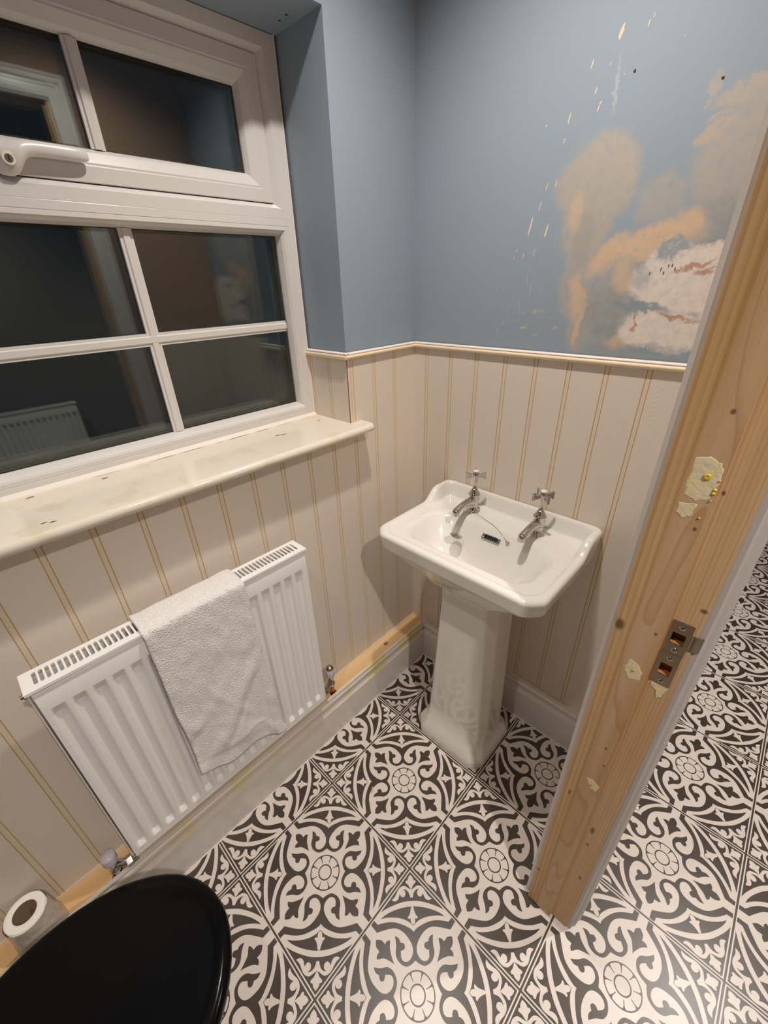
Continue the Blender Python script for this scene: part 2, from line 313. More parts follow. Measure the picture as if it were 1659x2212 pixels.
def catmull(pts,sub=3,ang=48):
    n=len(pts); out=[]
    def corner(i):
        p,q,r=Vector(pts[i-1]),Vector(pts[i]),Vector(pts[(i+1)%n]); a=q-p; b=r-q
        if a.length<1e-6 or b.length<1e-6: return True
        return a.angle(b)>radians(ang)
    cor=[corner(i) for i in range(n)]
    for i in range(n):
        p1,p2=Vector(pts[i]),Vector(pts[(i+1)%n])
        t1=(p2-Vector(pts[i-1]))/2 if not cor[i] else (p2-p1)*.8
        t2=(Vector(pts[(i+2)%n])-p1)/2 if not cor[(i+1)%n] else (p2-p1)*.8
        L=(p2-p1).length
        for t in (t1,t2):
            if t.length>1.6*L: t*=1.6*L/t.length
        for k in range(sub):
            u=k/sub; h00=2*u**3-3*u*u+1; h10=u**3-2*u*u+u; h01=-2*u**3+3*u*u; h11=u**3-u*u
            q=p1*h00+t1*h10+p2*h01+t2*h11; out.append((q.x,q.y))
    return out
fl=MB(); s2=sqrt(.5)
base_shapes=[]   # (points local in tile units, level, mat)
for nm,lev,mt in (('D1',1,1),('D3',1,1),('D4',1,1),('W1',2,0),('W2',2,0),('W3',2,0)):
    pts=mirror_full(TILE[nm]); pts=[((a*s2-b*s2),(-a*s2-b*s2)) for a,b in pts]; base_shapes.append((catmull(pts),lev,mt,4))
pts=[((a*s2-b*s2),(-a*s2-b*s2)) for a,b in TILE['D2']]; base_shapes.append((catmull(pts),1,1,4))
def ann(r0,r1,n=40): return r0,r1,n
def circ(r,n=40): return [(r*cos(2*pi*k/n),r*sin(2*pi*k/n)) for k in range(n)]
base_shapes+= [(circ(.1215),1,1,1),(circ(.113),2,0,1),(circ(.0555),3,1,1),(circ(.0462),4,0,1)]
for k in range(8):
    a=radians(22.5+45*k); sp=[(.0665,-.0022),(.0665,.0022),(.096,.0035),(.108,.0075),(.1145,.016),(.1145,-.016),(.108,-.0075),(.096,-.0035)]
    base_shapes.append(([(r*cos(a)-t*sin(a),r*sin(a)+t*cos(a)) for r,t in catmull(sp,2,60)],3,1,1))
for k in range(4):  # dark outer line along every edge
    a=pi/2*k; sp=[(.5,-.5),(.5,.5),(.4935,.4935),(.4935,-.4935)]
    base_shapes.append(([(x*cos(a)-y*sin(a),x*sin(a)+y*cos(a)) for x,y in sp],2,1,1))
def area(p): return sum(p[i-1][0]*p[i][1]-p[i][0]*p[i-1][1] for i in range(len(p)))/2
shapes=[]
for pts,lev,mt,rep in base_shapes:
    for k in range(rep):
        a=pi/2*k; q=[(x*cos(a)-y*sin(a),x*sin(a)+y*cos(a)) for x,y in pts]
        if area(q)<0: q.reverse()
        shapes.append((q,lev,mt))
fl.add([(-.333,-1.2,0),(2.1,-1.2,0),(2.1,4.1,0),(-.333,4.1,0),(-.333,-1.2,-.03),(2.1,-1.2,-.03),(2.1,4.1,-.03),(-.333,4.1,-.03)],[(0,1,2,3),(7,6,5,4),(0,4,5,1),(1,5,6,2),(2,6,7,3),(3,7,4,0)],0)
for i in range(-1,6):
    for j in range(-3,12):
        if i<2 and j>2: continue
        cx,cy=(i+.5)*T,(j+.5)*T
        for q,lev,mt in shapes: fl.add([(cx+x*T,cy+y*T,lev*.00009) for x,y in q],[tuple(range(len(q)))],mt)
structure(fl.build('floor',[M['tw'],M['td']]))

# ------------------------------------------------------------------ walls
XP,YP=-.197,.975         # panel faces
XB,YB=-.205,.983         # plaster faces
YR=.694                  # window reveal side (panel face)
CE=2.36
b=MB()                                        # window wall, around the opening
b.box(-.46,XB,-1.1,1.1,0,1.06); b.box(-.46,XB,-1.1,1.1,1.903,CE+.05)
b.box(-.46,XB,YR+.006,1.1,1.06,1.903); b.box(-.46,XB,-1.1,-.125,1.06,1.903)
wl=structure(b.build('wall_left',[M['blue']]))
d=MB()
def disc(mb,c,r,axis,mi=0,n=10,sx=1,sz=1,jit=.25):
    vs=[]
    for k in range(n):
        a=2*pi*k/n; rr=r*(1+random.uniform(-jit,jit)); u,v=rr*cos(a)*sx,rr*sin(a)*sz
        vs.append((c[0]+u,c[1],c[2]+v) if axis=='y' else ((c[0],c[1]+u,c[2]+v) if axis=='x' else (c[0]+u,c[1]+v,c[2])))
    mb.add(vs,[tuple(range(n))],mi)
disc(d,(-.306,.672,1.9028),.0035,'z'); disc(d,(-.279,.671,1.9028),.0035,'z')
d.build('screw_hole',M['darkdot'],wl)
b=MB(); b.box(-.46,2.3,YB,YB+.12,0,CE+.05)
chips=[(.267,1.807,12,19),(.311,1.805,4,10),(.317,1.812,3,7),(.372,1.773,2,3),(.223,1.776,5,13),(.257,1.769,3,5),(.285,1.748,2,4),(.238,1.737,5,10),(.248,1.711,5,14),(.251,1.717,4,9),(.193,1.706,6,16),(.207,1.695,2,4),(.146,1.704,5,3),(.189,1.673,4,8),(.164,1.602,4,14),(.184,1.604,4,10),(.154,1.569,4,17),(.137,1.534,7,34),(.176,1.522,8,24),(.109,1.488,4,7),(.127,1.476,4,12),(.152,1.482,3,15),(.103,1.473,3,7)]
for x,z,w,h in chips:
    tilt=.35; n=12; vs=[]
    for k in range(n):
        a=2*pi*k/n; j=1+random.uniform(-.2,.2); u=w*.00028*cos(a)*j; v=h*.00055*sin(a)*j; vs.append((x+u+v*tilt*.6,YB-.0003,z+v))
    b.add(vs,[tuple(range(n))],1)
for x,z in ((.302,1.748),(.443,1.706)): disc(b,(x,YB-.0004,z),.0022,'y',2)
for k in range(6): disc(b,(.405+.012*k%.03+.006*k,YB-.0004,1.432+.006*(k%3)),.0022,'y',2,sx=.4,sz=1.6)
wb=structure(b.build('wall_back',[M['bluep'],M['chip'],M['darkdot']]))
# partition with doorway (opening y -.27...509, z<1.98) and remaining shell
b=MB(); b.box(.607,.690,.545,YB,0,CE+.05); b.box(.607,.690,-1.1,-.30,0,CE+.05); b.box(.607,.690,-.30,.545,2.01,CE+.05)
wr=structure(b.build('wall_right',[M['plaster']]))
b=MB(); b.box(-.46,.612,-.90,-.80,0,CE+.05); structure(b.build('wall_front',[M['blue']]))
b=MB(); b.box(1.95,2.05,-1.2,4.1,0,CE+.05); structure(b.build('wall_hall_side',[M['hallwall']]))
b=MB(); b.box(.685,1.95,-1.3,-1.2,0,CE+.05); structure(b.build('wall_hall_near',[M['hallwall']]))
b=MB(); b.box(.612,1.95,4.0,4.1,0,CE+.05); b.box(.612,.685,YB+.12,4.0,0,CE+.05); structure(b.build('wall_hall_far',[M['hallwall']]))
for o in [bpy.data.objects['wall_back']]:
    pass
b=MB(); b.box(-.46,2.1,-1.3,4.1,CE,CE+.1); structure(b.build('ceiling',[M['ceil']]))
# cut the back wall where the hall passes: rebuild as two spans
wb_me=wb.data
for v in wb_me.vertices:
    if v.co.x>2: v.co.x=.685

# ------------------------------------------------------------------ grooved panelling
def groove_profile(a0,a1,gs):
    """list of (coord, depth, material of the segment that starts here)"""
    P=[(a0,0,0)]
    for g in sorted(gs):
        if g-.009<a0 or g+.009>a1: continue
        P+=[(g-.0060,0,1),(g-.0050,.0013,1),(g-.0040,.0003,2),(g+.0040,.0003,1),(g+.0050,.0013,1),(g+.0060,0,0)]
    P.append((a1,0,0)); return P
def panel(mb,fn,a0,a1,z0,z1,gs,thick=.007):
    P=groove_profile(a0,a1,gs)
    for (a,da,mi),(c,dc,_) in zip(P,P[1:]):
        mb.add([fn(a,da,z0),fn(c,dc,z0),fn(c,dc,z1),fn(a,da,z1)],[(0,1,2,3)],mi)
    for z in (z0,z1):   # thin end strips
        mb.add([fn(a0,0,z),fn(a1,0,z),fn(a1,thick,z),fn(a0,thick,z)],[(0,1,2,3)],0)
    for a in (a0,a1): mb.add([fn(a,0,z0),fn(a,0,z1),fn(a,thick,z1),fn(a,thick,z0)],[(0,1,2,3)],0)
GL=[-.062+.0857*k for k in range(-9,13)]
GB=[-.148,-.0590,.0270,.1146,.1995,.2835,.3685,.4535,.5395]
fx=lambda a,d,z:(XP-d,a,z); fy=lambda a,d,z:(a,YP+d,z); fr=lambda a,d,z:(a,YR+d,z)
BM=[M['board'],M['groove'],M['gbead']]
b=MB(); panel(b,fx,YR+.002,YP,.15,1.256,GL); panel(b,fx,-.80,YR+.002,.15,1.062,GL); panel(b,fx,-.80,-.128,1.062,1.256,GL)
b.build('wall_panelling',BM,wl)
b=MB(); panel(b,fr,-.3635,-.199,1.081,1.256,[-.274,-.352],.005); b.build('wall_panelling',BM,wl)
b=MB(); b.box(-.1988,-.1972,YR-.0004,YR+.0018,1.082,1.254); b.build('corner_gap',M['crack'],wl)
fpt=lambda a,d,z:(.600+d,a,z)
b=MB(); panel(b,fpt,.578,YP,.02,1.256,[.60+.0857*k for k in range(5)]); b.build('wall_panelling',BM,wr)
b=MB(); panel(b,fy,XP-.004,.600,.15,1.256,GB); b.build('wall_panelling',BM,wb)
# half-round bead along the top of the panelling, white caulk above it
def bead(mb,pa,pb,out,z=1.2605,r=.0062,mi=0,mc=1,ext=.0):
    pa,pb,out=Vector(pa),Vector(pb),Vector(out); r1=[];r2=[]
    prof=[(0,-.0062)]+[(.002+.0085*cos(t),.0062*sin(t)) for t in [radians(-80+16*k) for k in range(11)]]+[(0,.0062)]
    for q,L in ((pa,r1),(pb,r2)):
        for o,h in prof: L.append(tuple(q+out*o+Vector((0,0,z+h))))
    mb.loft([r1,r2],mi,True,True,True,False)
    c=[(0,.0055),(.0075,.0055),(.003,.0095),(-.004,.0105)]
    for q,L in ((pa,r1),(pb,r2)): L.clear(); [L.append(tuple(q+out*o+Vector((0,0,z+h)))) for o,h in c]
    mb.loft([r1,r2],mc,False,False,True,False)
b=MB(); bead(b,(XP,YR-.008,0),(XP,YP-.004,0),(1,0,0)); bead(b,(-.3625,YR,0),(XP+.008,YR,0),(0,-1,0))
structure(b.build('trim_1',[M['bead'],M['caulk']]))
b=MB(); bead(b,(XP,YP,0),(.598,YP,0),(0,-1,0)); bead(b,(.600,YP,0),(.600,.580,0),(-1,0,0)); structure(b.build('trim_2',[M['bead'],M['caulk']]))
# timber batten on the window wall with notches for the pipes
b=MB(); pl=[(XP,-.80),(-.1385,-.80),(-.1385,-.232),(-.152,-.220),(-.148,-.198),(-.1385,-.190),(-.1385,.468),(-.157,.472),(-.161,.482),(-.155,.493),(-.1385,.497),(-.1385,YP),(XP,YP)]
b.prism(pl,.0,.1755)
structure(b.build('trim_3',[M['batten'],M['void']]))
b=MB(); b.box(XP,XP+.0016,-.80,YP,.1755,.1785); structure(b.build('trim_4',M['caulk']))
# skirting
SK=[(0,0),(.0185,0),(.0185,.1265),(.0175,.1295),(.0140,.1300),(.0128,.1330),(.0105,.1390),(.0100,.1450),(.0115,.1520),(.0135,.1575),(.0135,.1625),(.0115,.1670),(.0088,.1685),(.0088,.1715),(.0098,.1730),(.0098,.1790),(.0085,.1805),(0,.1805)]
def skirting(mb,fn,a0,a1):
    n=len(SK)
    r1=[fn(a0,o,z) for o,z in SK]; r2=[fn(a1,o,z) for o,z in SK]
    for i in range(n-1):
        z=SK[i][1]; mb.add([r1[i],r1[i+1],r2[i+1],r2[i]],[(0,1,2,3)],1 if z>=.1265 else 0,6<=i<=11)
    mb.add(r1,[tuple(range(n))],0); mb.add(r2,[tuple(range(n))],0)
b=MB(); skirting(b,lambda a,o,z:(-.1385+o,a,z),-.80,YP-.0185)
b.build('baseboard_left',[M['trim'],M['mould']])['kind']='structure'
b=MB(); skirting(b,lambda a,o,z:(a,YP-o,z),-.1385,.612); b.build('baseboard_back',[M['trim'],M['mould']])['kind']='structure'
b=MB(); b.box(-.1195,-.1165,-.5,YP-.02,.0004,.0016); b.box(-.12,.59,YP-.0225,YP-.0185,.0004,.0016); structure(b.build('trim_5',M['caulk']))

# ------------------------------------------------------------------ window
win=bpy.data.objects.new('window_1',None); COL.objects.link(win); win['_o']=(-.362,.285,1.0815); win.location=win['_o']; structure(win)
def loop(mb,R0,R1,prof,mi=0,mis=None):
    rings=[]
    for t,x in prof:
        y0,y1,z0,z1=[R0[i]+(R1[i]-R0[i])*t for i in range(4)]
        rings.append([(x,y0,z0),(x,y1,z0),(x,y1,z1),(x,y0,z1)])
    for k in range(len(rings)-1):
        mb.loft(rings[k:k+2],(mis[k] if mis else mi),False,False,False)
FO=(-.122,.692,1.0815,1.902); TR=1.575
b=MB()
G1=(-.085,.6475,1.6055,1.8665)
loop(b,(FO[0],FO[1],TR,FO[3]),G1,[(0,-.44),(0,-.362),(.02,-.3615),(.70,-.3615),(1,-.3725),(1,-.44)])
G2=(-.060,.6505,1.1235,1.5416)
loop(b,(FO[0],FO[1],FO[2],TR),G2,[(0,-.44),(0,-.3615),(.02,-.3612),(.42,-.3612),(.44,-.3622),(.47,-.3614),(.68,-.3612),(.71,-.3628),(.75,-.3632),(.88,-.3700),(.97,-.3815),(1,-.3870),(1,-.44)])
b.build('window_frame',M['upvc'],win,recalc=True)
GC=(-.030,.590,1.661,1.8086)
cas=MB(); C0=(-.0835,.6460,1.607,1.865)
loop(cas,C0,GC,[(0,-.42),(0,-.3700),(.02,-.3688),(.46,-.3682),(.50,-.3692),(.56,-.3688),(.86,-.3760),(.96,-.3830),(1,-.3872),(1,-.42)])
caso=cas.build('casement',M['upvc'],win,recalc=True)
gk=MB(); loop(gk,(-.0846,.6472,1.6058,1.8662),(-.0836,.6462,1.6068,1.8652),[(0,-.378),(1,-.3765)]); loop(gk,(GC[0]-.002,GC[1]+.002,GC[2]-.002,GC[3]+.002),(GC[0]+.0012,GC[1]-.0012,GC[2]+.0012,GC[3]-.0012),[(0,-.3885),(1,-.3892)]); loop(gk,(G2[0]-.002,G2[1]+.002,G2[2]-.002,G2[3]+.002),(G2[0]+.0012,G2[1]-.0012,G2[2]+.0012,G2[3]-.0012),[(0,-.3885),(1,-.3892)]); gk.build('gasket',M['gasket'],win)
for nm,G,par in (('casement_pane',GC,caso),('window_pane',G2,win)):
    g=MB(); g.box(-.394,-.390,G[0]-.004,G[1]+.004,G[2]-.004,G[3]+.004); g.box(-.414,-.410,G[0]-.004,G[1]+.004,G[2]-.004,G[3]+.004); g.build(nm,M['glass'],par)
sp=MB()
for G in (GC,G2): loop(sp,(G[0]-.003,G[1]+.003,G[2]-.003,G[3]+.003),(G[0]+.004,G[1]-.004,G[2]+.004,G[3]-.004),[(0,-.3945),(1,-.3945),(1,-.4095),(0,-.4095)])
sp.build('glazing_spacer',M['spacer'],win)
def gbar(mb,y0,y1,z0,z1,vert,x0=-.3899,x1=-.3805):
    if vert:
        w=(y1-y0); mb.loft([[(x0,y0,z),(x1-.003,y0,z),(x1-.003,y0+w*.2,z),(x1,y0+w*.28,z),(x1,y0+w*.72,z),(x1-.003,y0+w*.8,z),(x1-.003,y1,z),(x0,y1,z)] for z in (z0,z1)],0,True,True,False)
    else:
        w=(z1-z0); mb.loft([[(x0,y,z0),(x1-.003,y,z0),(x1-.003,y,z0+w*.2),(x1,y,z0+w*.28),(x1,y,z0+w*.72),(x1-.003,y,z0+w*.8),(x1-.003,y,z1),(x0,y,z1)] for y in (y0,y1)],0,True,True,False)
g=MB(); gbar(g,.2750,.2996,GC[2],GC[3],True); g.build('glazing_bar',M['upvc'],caso,recalc=True)
g=MB(); gbar(g,.2805,.3062,G2[2],G2[3],True); g.build('glazing_bar',M['upvc'],win,recalc=True)
g=MB(); gbar(g,G2[0],G2[1]-.006,1.3212,1.3472,False,x1=-.3800); g.build('glazing_bar',M['upvc'],win,recalc=True)
# casement handle: oval boss with keyhole, lever running right along the rail
h=MB()
def orr(cx,cy,cz,rx,ry,rz,pts=14): return None
# boss + lever as one lofted bar, horizontal (along y)
secs=[(.112,.012,.020,1.626,0),(.120,.020,.024,1.626,0),(.138,.023,.026,1.626,0),(.150,.021,.021,1.631,.003),(.160,.015,.012,1.640,.008),(.172,.0095,.0105,1.643,.011),(.205,.009,.0105,1.643,.012),(.240,.0085,.0105,1.643,.011),(.253,.007,.009,1.643,.010),(.257,.003,.005,1.643,.009)]
rings=[]
for y,dx,dz,zc,off in secs:
    rings.append([(-.3665+off+dx*(.5+.5*cos(a)) if off==0 else -.3665+off+dx*cos(a)*.8+dx*.4,y,zc+dz*sin(a)) for a in [2*pi*k/18 for k in range(18)]])
h.loft(rings); 
ho=h.build('casement_handle',M['upvc'],caso,subd=1,recalc=True)
k=MB(); k.lathe([(.0001,0),(.0095,0),(.0095,.0015),(.0085,.002)],(-.3440,.1345,1.6235),'x',20,0,False,True); k.lathe([(.0001,.002),(.0055,.002),(.0055,.0028)],(-.3440,.1345,1.6235),'x',20,1,False,True)
k.box(-.3412,-.3409,.1339,.1351,1.6200,1.627,2); k.build('keyhole',[M['sill'],M['chrome_dark'],M['void']],ho)
# sealant along frame
s_=MB(); s_.box(-.363,-.3600,YR-.0035,YR,1.082,1.903); s_.build('sealant',M['caulk'],win)
# window board
b=MB(); 
prof=[]
zt,th=1.0815,.021
def sillring(y,front):
    r=[(-.44,zt),(front-.011,zt)]+[(front-.0105+.0105*cos(t),zt-.0105+.0105*sin(t)) for t in [radians(80-20*k) for k in range(9)]]+[(front-.011,zt-th),(-.44,zt-th)]
    return [(x,y,z) for x,z in r]
ys=[-.205,-.200,.727,.7335,.7365,.738]; fr_=[-.150,-.1400,-.1400,-.1415,-.146,-.153]
rings=[]
for y,f_ in zip(ys,fr_):
    ring=sillring(y,f_); ring=[(max(x,-.205) if (y>.70 or y<-.126) else x,y,z) for x,y,z in ring]; rings.append(ring)
# widen: body between reveals reaches back to the frame
rr_=[[(max(x,-.205),y,z) for x,y,z in r] for r in rings]
nn=len(rr_[0])
for lo,hi in ((0,2),(1,12),(11,13)): b.loft([r[lo:hi] for r in rr_],0,False,False,hi-lo>3,False)
for r in (rr_[0],rr_[-1]): b.add(r,[tuple(range(nn))],0)
b.box(-.44,-.2051,-.125,YR,zt-th,zt)
for (x,y,w,l) in ((-.187,-.038,.006,.016),(-.180,-.028,.004,.010)): disc(b,(x,y,zt+.0003),.004,'z',2,sx=.5,sz=1.3,n=12,jit=.6)
for (x,y) in ((-.272,.498),(-.266,.512)): disc(b,(x,y,zt+.0003),.006,'z',1,sx=.5,sz=1.5,n=12,jit=.5)
for (x,y) in ((-.294,.655),(-.333,-.034),(-.322,.095)): disc(b,(x,y,zt+.0003),.005,'z',1,sx=.6,sz=1.3,n=11,jit=.4)
y=-.11
while y<.66:
    L=random.uniform(.02,.09)
    if random.random()<.75: b.add([(-.3455,y,zt+.0004),(-.3455,y+L,zt+.0004),(-.3455+random.uniform(.001,.0035),y+L*.7,zt+.0004),(-.3455+random.uniform(.001,.003),y+L*.2,zt+.0004)],[(0,1,2,3)],1)
    y+=L+random.uniform(.0,.03)
b.build('window_sill',[M['sill'],M['sillchip'],M['sillchipd']],win)
b=MB(); b.prism([(-.361,zt),(-.352,zt),(-.3555,zt+.003),(-.361,zt+.007)],-.12,YR,0,lambda a,c,e:(a,e,c)); b.build('sealant',M['caulk'],win)

# ------------------------------------------------------------------ door frame
dr=bpy.data.objects.new('door_1',None); COL.objects.link(dr); dr['_o']=(.648,.51,0); dr.location=dr['_o']; structure(dr)
ZH=1.985
b=MB(); b.box(.600,.6240,.4999,.545,.006,ZH)           # lining, left strip with straight grain
b.build('door_lining',M['pineL'],dr)
b=MB(); b.box(.624,.6592,.4997,.530,.004,ZH); b.build('door_stop',M['pineC'],dr)
b=MB(); H1=(.669,.685,.9715,.9912); H2=(.6695,.6845,.9095,.931)
b.plateholes((.6592,.697),(.002,ZH),[H1,H2],.5090,.545,0,depth=.526,hm=1)
b.add([(.697,.509,.002),(.697,.545,.002),(.697,.545,ZH),(.697,.509,ZH)],[(0,1,2,3)],0)
b.build('door_lining',[M['pineR'],M['pocket']],dr)
b=MB(); b.box(.600,.697,-.300,-.270,0,ZH); b.box(.600,.697,-.30,.545,ZH,ZH+.03); b.box(.624,.6592,-.27,.4997,ZH-.012,ZH); b.build('door_lining',M['pineR'],dr)
# architraves (room side and hall side)
def arch(side,mat):
    b=MB()
    if side=='room': pr=[(.5135,.600),(.5135,.5935),(.516,.5875),(.535,.5865),(.550,.589),(.555,.5845),(.570,.5835),(.577,.5865),(.577,.600)]
    else: pr=[(.5125,.697),(.5115,.7045),(.5150,.7075),(.5255,.7085),(.5275,.7135),(.5400,.7150),(.5480,.7190),(.5650,.7170),(.5730,.7190),(.575,.697)]
    b.loft([[(x,y,z) for y,x in pr] for z in (.0015,ZH+.004+.062)],0,True,True,False)
    ym=(.5095-.27)/2
    b.loft([[(x,2*ym-y,z) for y,x in pr] for z in (.0015,ZH+.066)],0,True,True,False)
    b.loft([[(x,yy,ZH+(y-.509)) for y,x in pr] for yy in (-.27-.066,.5095+.066)],0,True,True,False)
    return b.build('architrave',mat,dr,recalc=True)
arch('room',M['trim']); arch('hall',M['trimg'])
# filler patches, screw dimples and yellow drips
def patch(mb,pts,y,th=.0004,mi=0):
    n=len(pts); c=Vector((sum(p[0] for p in pts)/n,sum(p[1] for p in pts)/n))
    out=[]; 
    for i,p in enumerate(pts):
        q=Vector(pts[(i+1)%n]); p=Vector(p)
        for k in range(4):
            t=k/4; w=p.lerp(q,t); j=random.uniform(-.0012,.0012); d_=(w-c).normalized(); out.append(w+d_*j)
    m_=len(out)
    r0=[(p.x,y,p.y) for p in out]; r1=[(c.x+(p.x-c.x)*.9,y-th,c.y+(p.y-c.y)*.95) for p in out]
    mb.loft([r0,r1],mi,False,True,True)
ys_=.4996
b=MB(); patch(b,[(.6265,1.243),(.640,1.248),(.652,1.242),(.6565,1.230),(.655,1.214),(.652,1.196),(.640,1.191),(.628,1.196),(.6255,1.214)],ys_); patch(b,[(.6255,1.185),(.644,1.188),(.641,1.170),(.633,1.166),(.626,1.171)],ys_)
patch(b,[(.634,.918),(.646,.912),(.6545,.900),(.653,.884),(.640,.878),(.631,.890),(.6305,.904)],ys_)
patch(b,[(.633,.598),(.644,.600),(.6565,.592),(.655,.574),(.645,.574),(.635,.586)],ys_)
fp=b.build('filler_patch',M['filler'],dr)
b=MB(); patch(b,[(.6665,.888),(.690,.888),(.688,.878),(.686,.864),(.680,.860),(.676,.874),(.667,.880)],.5088,.0005); b.build('filler_patch',M['filler'],dr)
b=MB()
for x,z,r in ((.6435,1.2235,.0042),(.6425,.8985,.0022),(.6445,.5865,.0022)):
    b.lathe([(r,0),(r*.8,-.0012),(r*.25,-.0002)],(x,ys_-.0008,z),'y',14,0,False,True)
for x,z,r in ((.6550,1.210,.0022),(.6545,1.2055,.0024),(.6560,1.222,.0013),(.6545,1.196,.0011),(.6505,1.171,.0013)):
    b.lathe([(r,.0),(r*.85,-.0008),(r*.4,-.0016)],(x,ys_-.0004,z),'y',10,0,False,True)
b.build('filler_drip',M['yellow'],dr)
# strike plate
b=MB(); yf=.5076
b.plateholes((.6650,.6905),(.9535,1.011),[H1],yf,.5090,0)
b.plateholes((.6645,.6900),(.8895,.9530),[H2],yf,.5090,0)
lip=[(.6904,yf),(.6960,yf),(.7005,yf+.0004),(.7038,yf+.0030),(.7050,yf+.0065),(.7040,yf+.0068),(.7028,yf+.0042),(.6998,yf+.0018),(.6960,yf+.0014),(.6904,yf+.0014)]
b.loft([[(x,y,z) for x,y in lip] for z in (.9700,.9962)],0,True,True,True)
spo=b.build('strike_plate',M['chrome_dark'],dr)
b=MB()
for x,z in ((.6773,1.0026),(.6777,.9608),(.6772,.9432),(.6774,.8972)):
    b.lathe([(.0042,0),(.0038,-.0006),(.0012,-.0008),(.0010,-.0002)],(x,yf-.0001,z),'y',18,0,False,True)
    for k_ in range(2):
        a=radians(45+90*k_); dx,dz=.0022*cos(a),.0022*sin(a); nx,nz=-.0005*sin(a),.0005*cos(a)
        b.add([(x-dx-nx,yf-.00092,z-dz-nz),(x+dx-nx,yf-.00092,z+dz-nz),(x+dx+nx,yf-.00092,z+dz+nz),(x-dx+nx,yf-.00092,z-dz+nz)],[(0,1,2,3)],1)
b.build('screw',[M['chrome'],M['void']],spo)

# ------------------------------------------------------------------ radiator
def radiator(label,loc):
    t=thing('radiator',label,'radiator',loc)
    xf=-.095; Y0,Y1=-.163,.4155; Z0,Z1=.252,.829
    b=MB(); ribs=[-.1415+.0332*k for k in range(17)]; ribs=[r for r in ribs if r<Y1-.015]
    ys=[Y0]; 
    offs=[-.0135,-.0122,-.0105,-.0085,-.0068,-.0055,0,.0055,.0068,.0085,.0105,.0122,.0135]; dep=[0,.04,.22,.62,.92,1,1,1,.92,.62,.22,.04,0]
    cols=[(Y0,0)]
    for r in ribs: cols+= [(r+o,d_) for o,d_ in zip(offs,dep)]
    cols.append((Y1,0))
    rows=[(Z0,0),(.2740,0),(.2880,1),(.7630,1),(.7820,0),(.824,0)]
    D=.0085; grid=[[(xf-D*d_*rd,y,z) for y,d_ in cols] for z,rd in rows]
    n=len(cols)
    for i0,i1 in ((0,1),(1,2),(2,3),(3,4)):
        vs=grid[i0]+grid[i1]; b.add(vs,[(j,j+1,n+j+1,n+j) for j in range(n-1)],0,True)
    vs=list(grid[4])+list(grid[5]); fs=[(j,j+1,n+j+1,n+j) for j in range(n-1)]
    # top roll and back
    for x,z in ((xf-.0012,.8275),(xf-.004,.829),(xf-.008,.8285),(xf-.010,.825)):
        k=len(vs)//n; vs+=[(x,y,z) for y,_ in cols]; fs+=[((k-1)*n+j,(k-1)*n+j+1,k*n+j+1,k*n+j) for j in range(n-1)]
    b.add(vs,fs,0,True)
    b.box(xf-.013,xf-.0105,Y0,Y1,Z0,.826)
    for y in (Y0,Y1): b.add([(xf,y,Z0),(xf,y,.824),(xf-.004,y,.829),(xf-.010,y,.826),(xf-.0105,y,Z0)],[(0,1,2,3,4)],0)
    b.add([(xf,Y0,Z0),(xf,Y1,Z0),(xf-.0105,Y1,Z0),(xf-.0105,Y0,Z0)],[(0,1,2,3)],0)
    b.build('front_panel',M['rad'],t)
    # fins behind the panel, back panel and header tube
    b=MB(); b.box(-.1505,-.148,Y0+.004,Y1-.002,.262,.822)
    y=Y0+.012; zz=[]
    while y<Y1-.012: zz.append(y); y+=.0083
    for k_,y in enumerate(zz[:-1]):
        x0,x1=(-.146,-.108) if k_%2==0 else (-.108,-.146)
        b.add([(x0,y,.30),(x1,zz[k_+1],.30),(x1,zz[k_+1],.795),(x0,y,.795)],[(0,1,2,3)],0)
    b.tube([(-.127,Y0+.01,.812),(-.127,Y1-.01,.812)],.0105); b.tube([(-.127,Y0+.01,.275),(-.127,Y1-.01,.275)],.0105)
    b.build('convector_fins',M['rad'],t)
    # side covers
    for y0,y1 in ((Y0-.006,Y0-.0035),(Y1+.002,Y1+.0045)):
        b=MB(); b.box(-.1525,-.0985,y0,y1,Z0+.004,.836); b.build('side_cover',M['rad'],t,bevel=.001)
    # top grille
    b=MB(); zt_=.8385; X0,X1=-.1515,-.0925+.001
    def cell(y0,y1,hole,hx0=-.1415,hx1=-.1060):
        if not hole: b.add([(X0,y0,zt_),(X1,y0,zt_),(X1,y1,zt_),(X0,y1,zt_)],[(0,1,2,3)],0); return
        w=(y1-y0)*.32; cy=(y0+y1)/2; inn=[]
        for q in range(6): a=-pi/2+pi*q/5; inn.append((hx1-w+w*cos(a),cy+w*sin(a)))
        for q in range(6): a=pi/2+pi*q/5; inn.append((hx0+w+w*cos(a),cy+w*sin(a)))
        out=[]
        for q,(x,y) in enumerate(inn):
            if q in(0,11): out.append((X1 if q==0 else X0,y0))
            elif q in (5,6): out.append((X1 if q==5 else X0,y1))
            elif q<5: out.append((X1,y0+(y1-y0)*(q)/5))
            else: out.append((X0,y1-(y1-y0)*(q-6)/5))
        n_=12; vs=[(x,y,zt_) for x,y in out]+[(x,y,zt_) for x,y in inn]+[(x,y,zt_-.0022) for x,y in inn]
        b.add(vs,[(i,(i+1)%n_,n_+(i+1)%n_,n_+i) for i in range(n_)]+[(n_+i,n_+(i+1)%n_,2*n_+(i+1)%n_,2*n_+i) for i in range(n_)],0)
    ya=-.1575; cell(Y0-.008,ya,False)
    p_=.00985; y=-.1549; k_=0
    cell(ya,y,False)
    while y<.389: cell(y,y+p_,True); y+=p_
    cell(y,y+.003,False); cell(y+.003,y+.0105,True); cell(y+.0105,Y1+.0055,False)
    # rim
    A,B_=Y0-.008,Y1+.0055
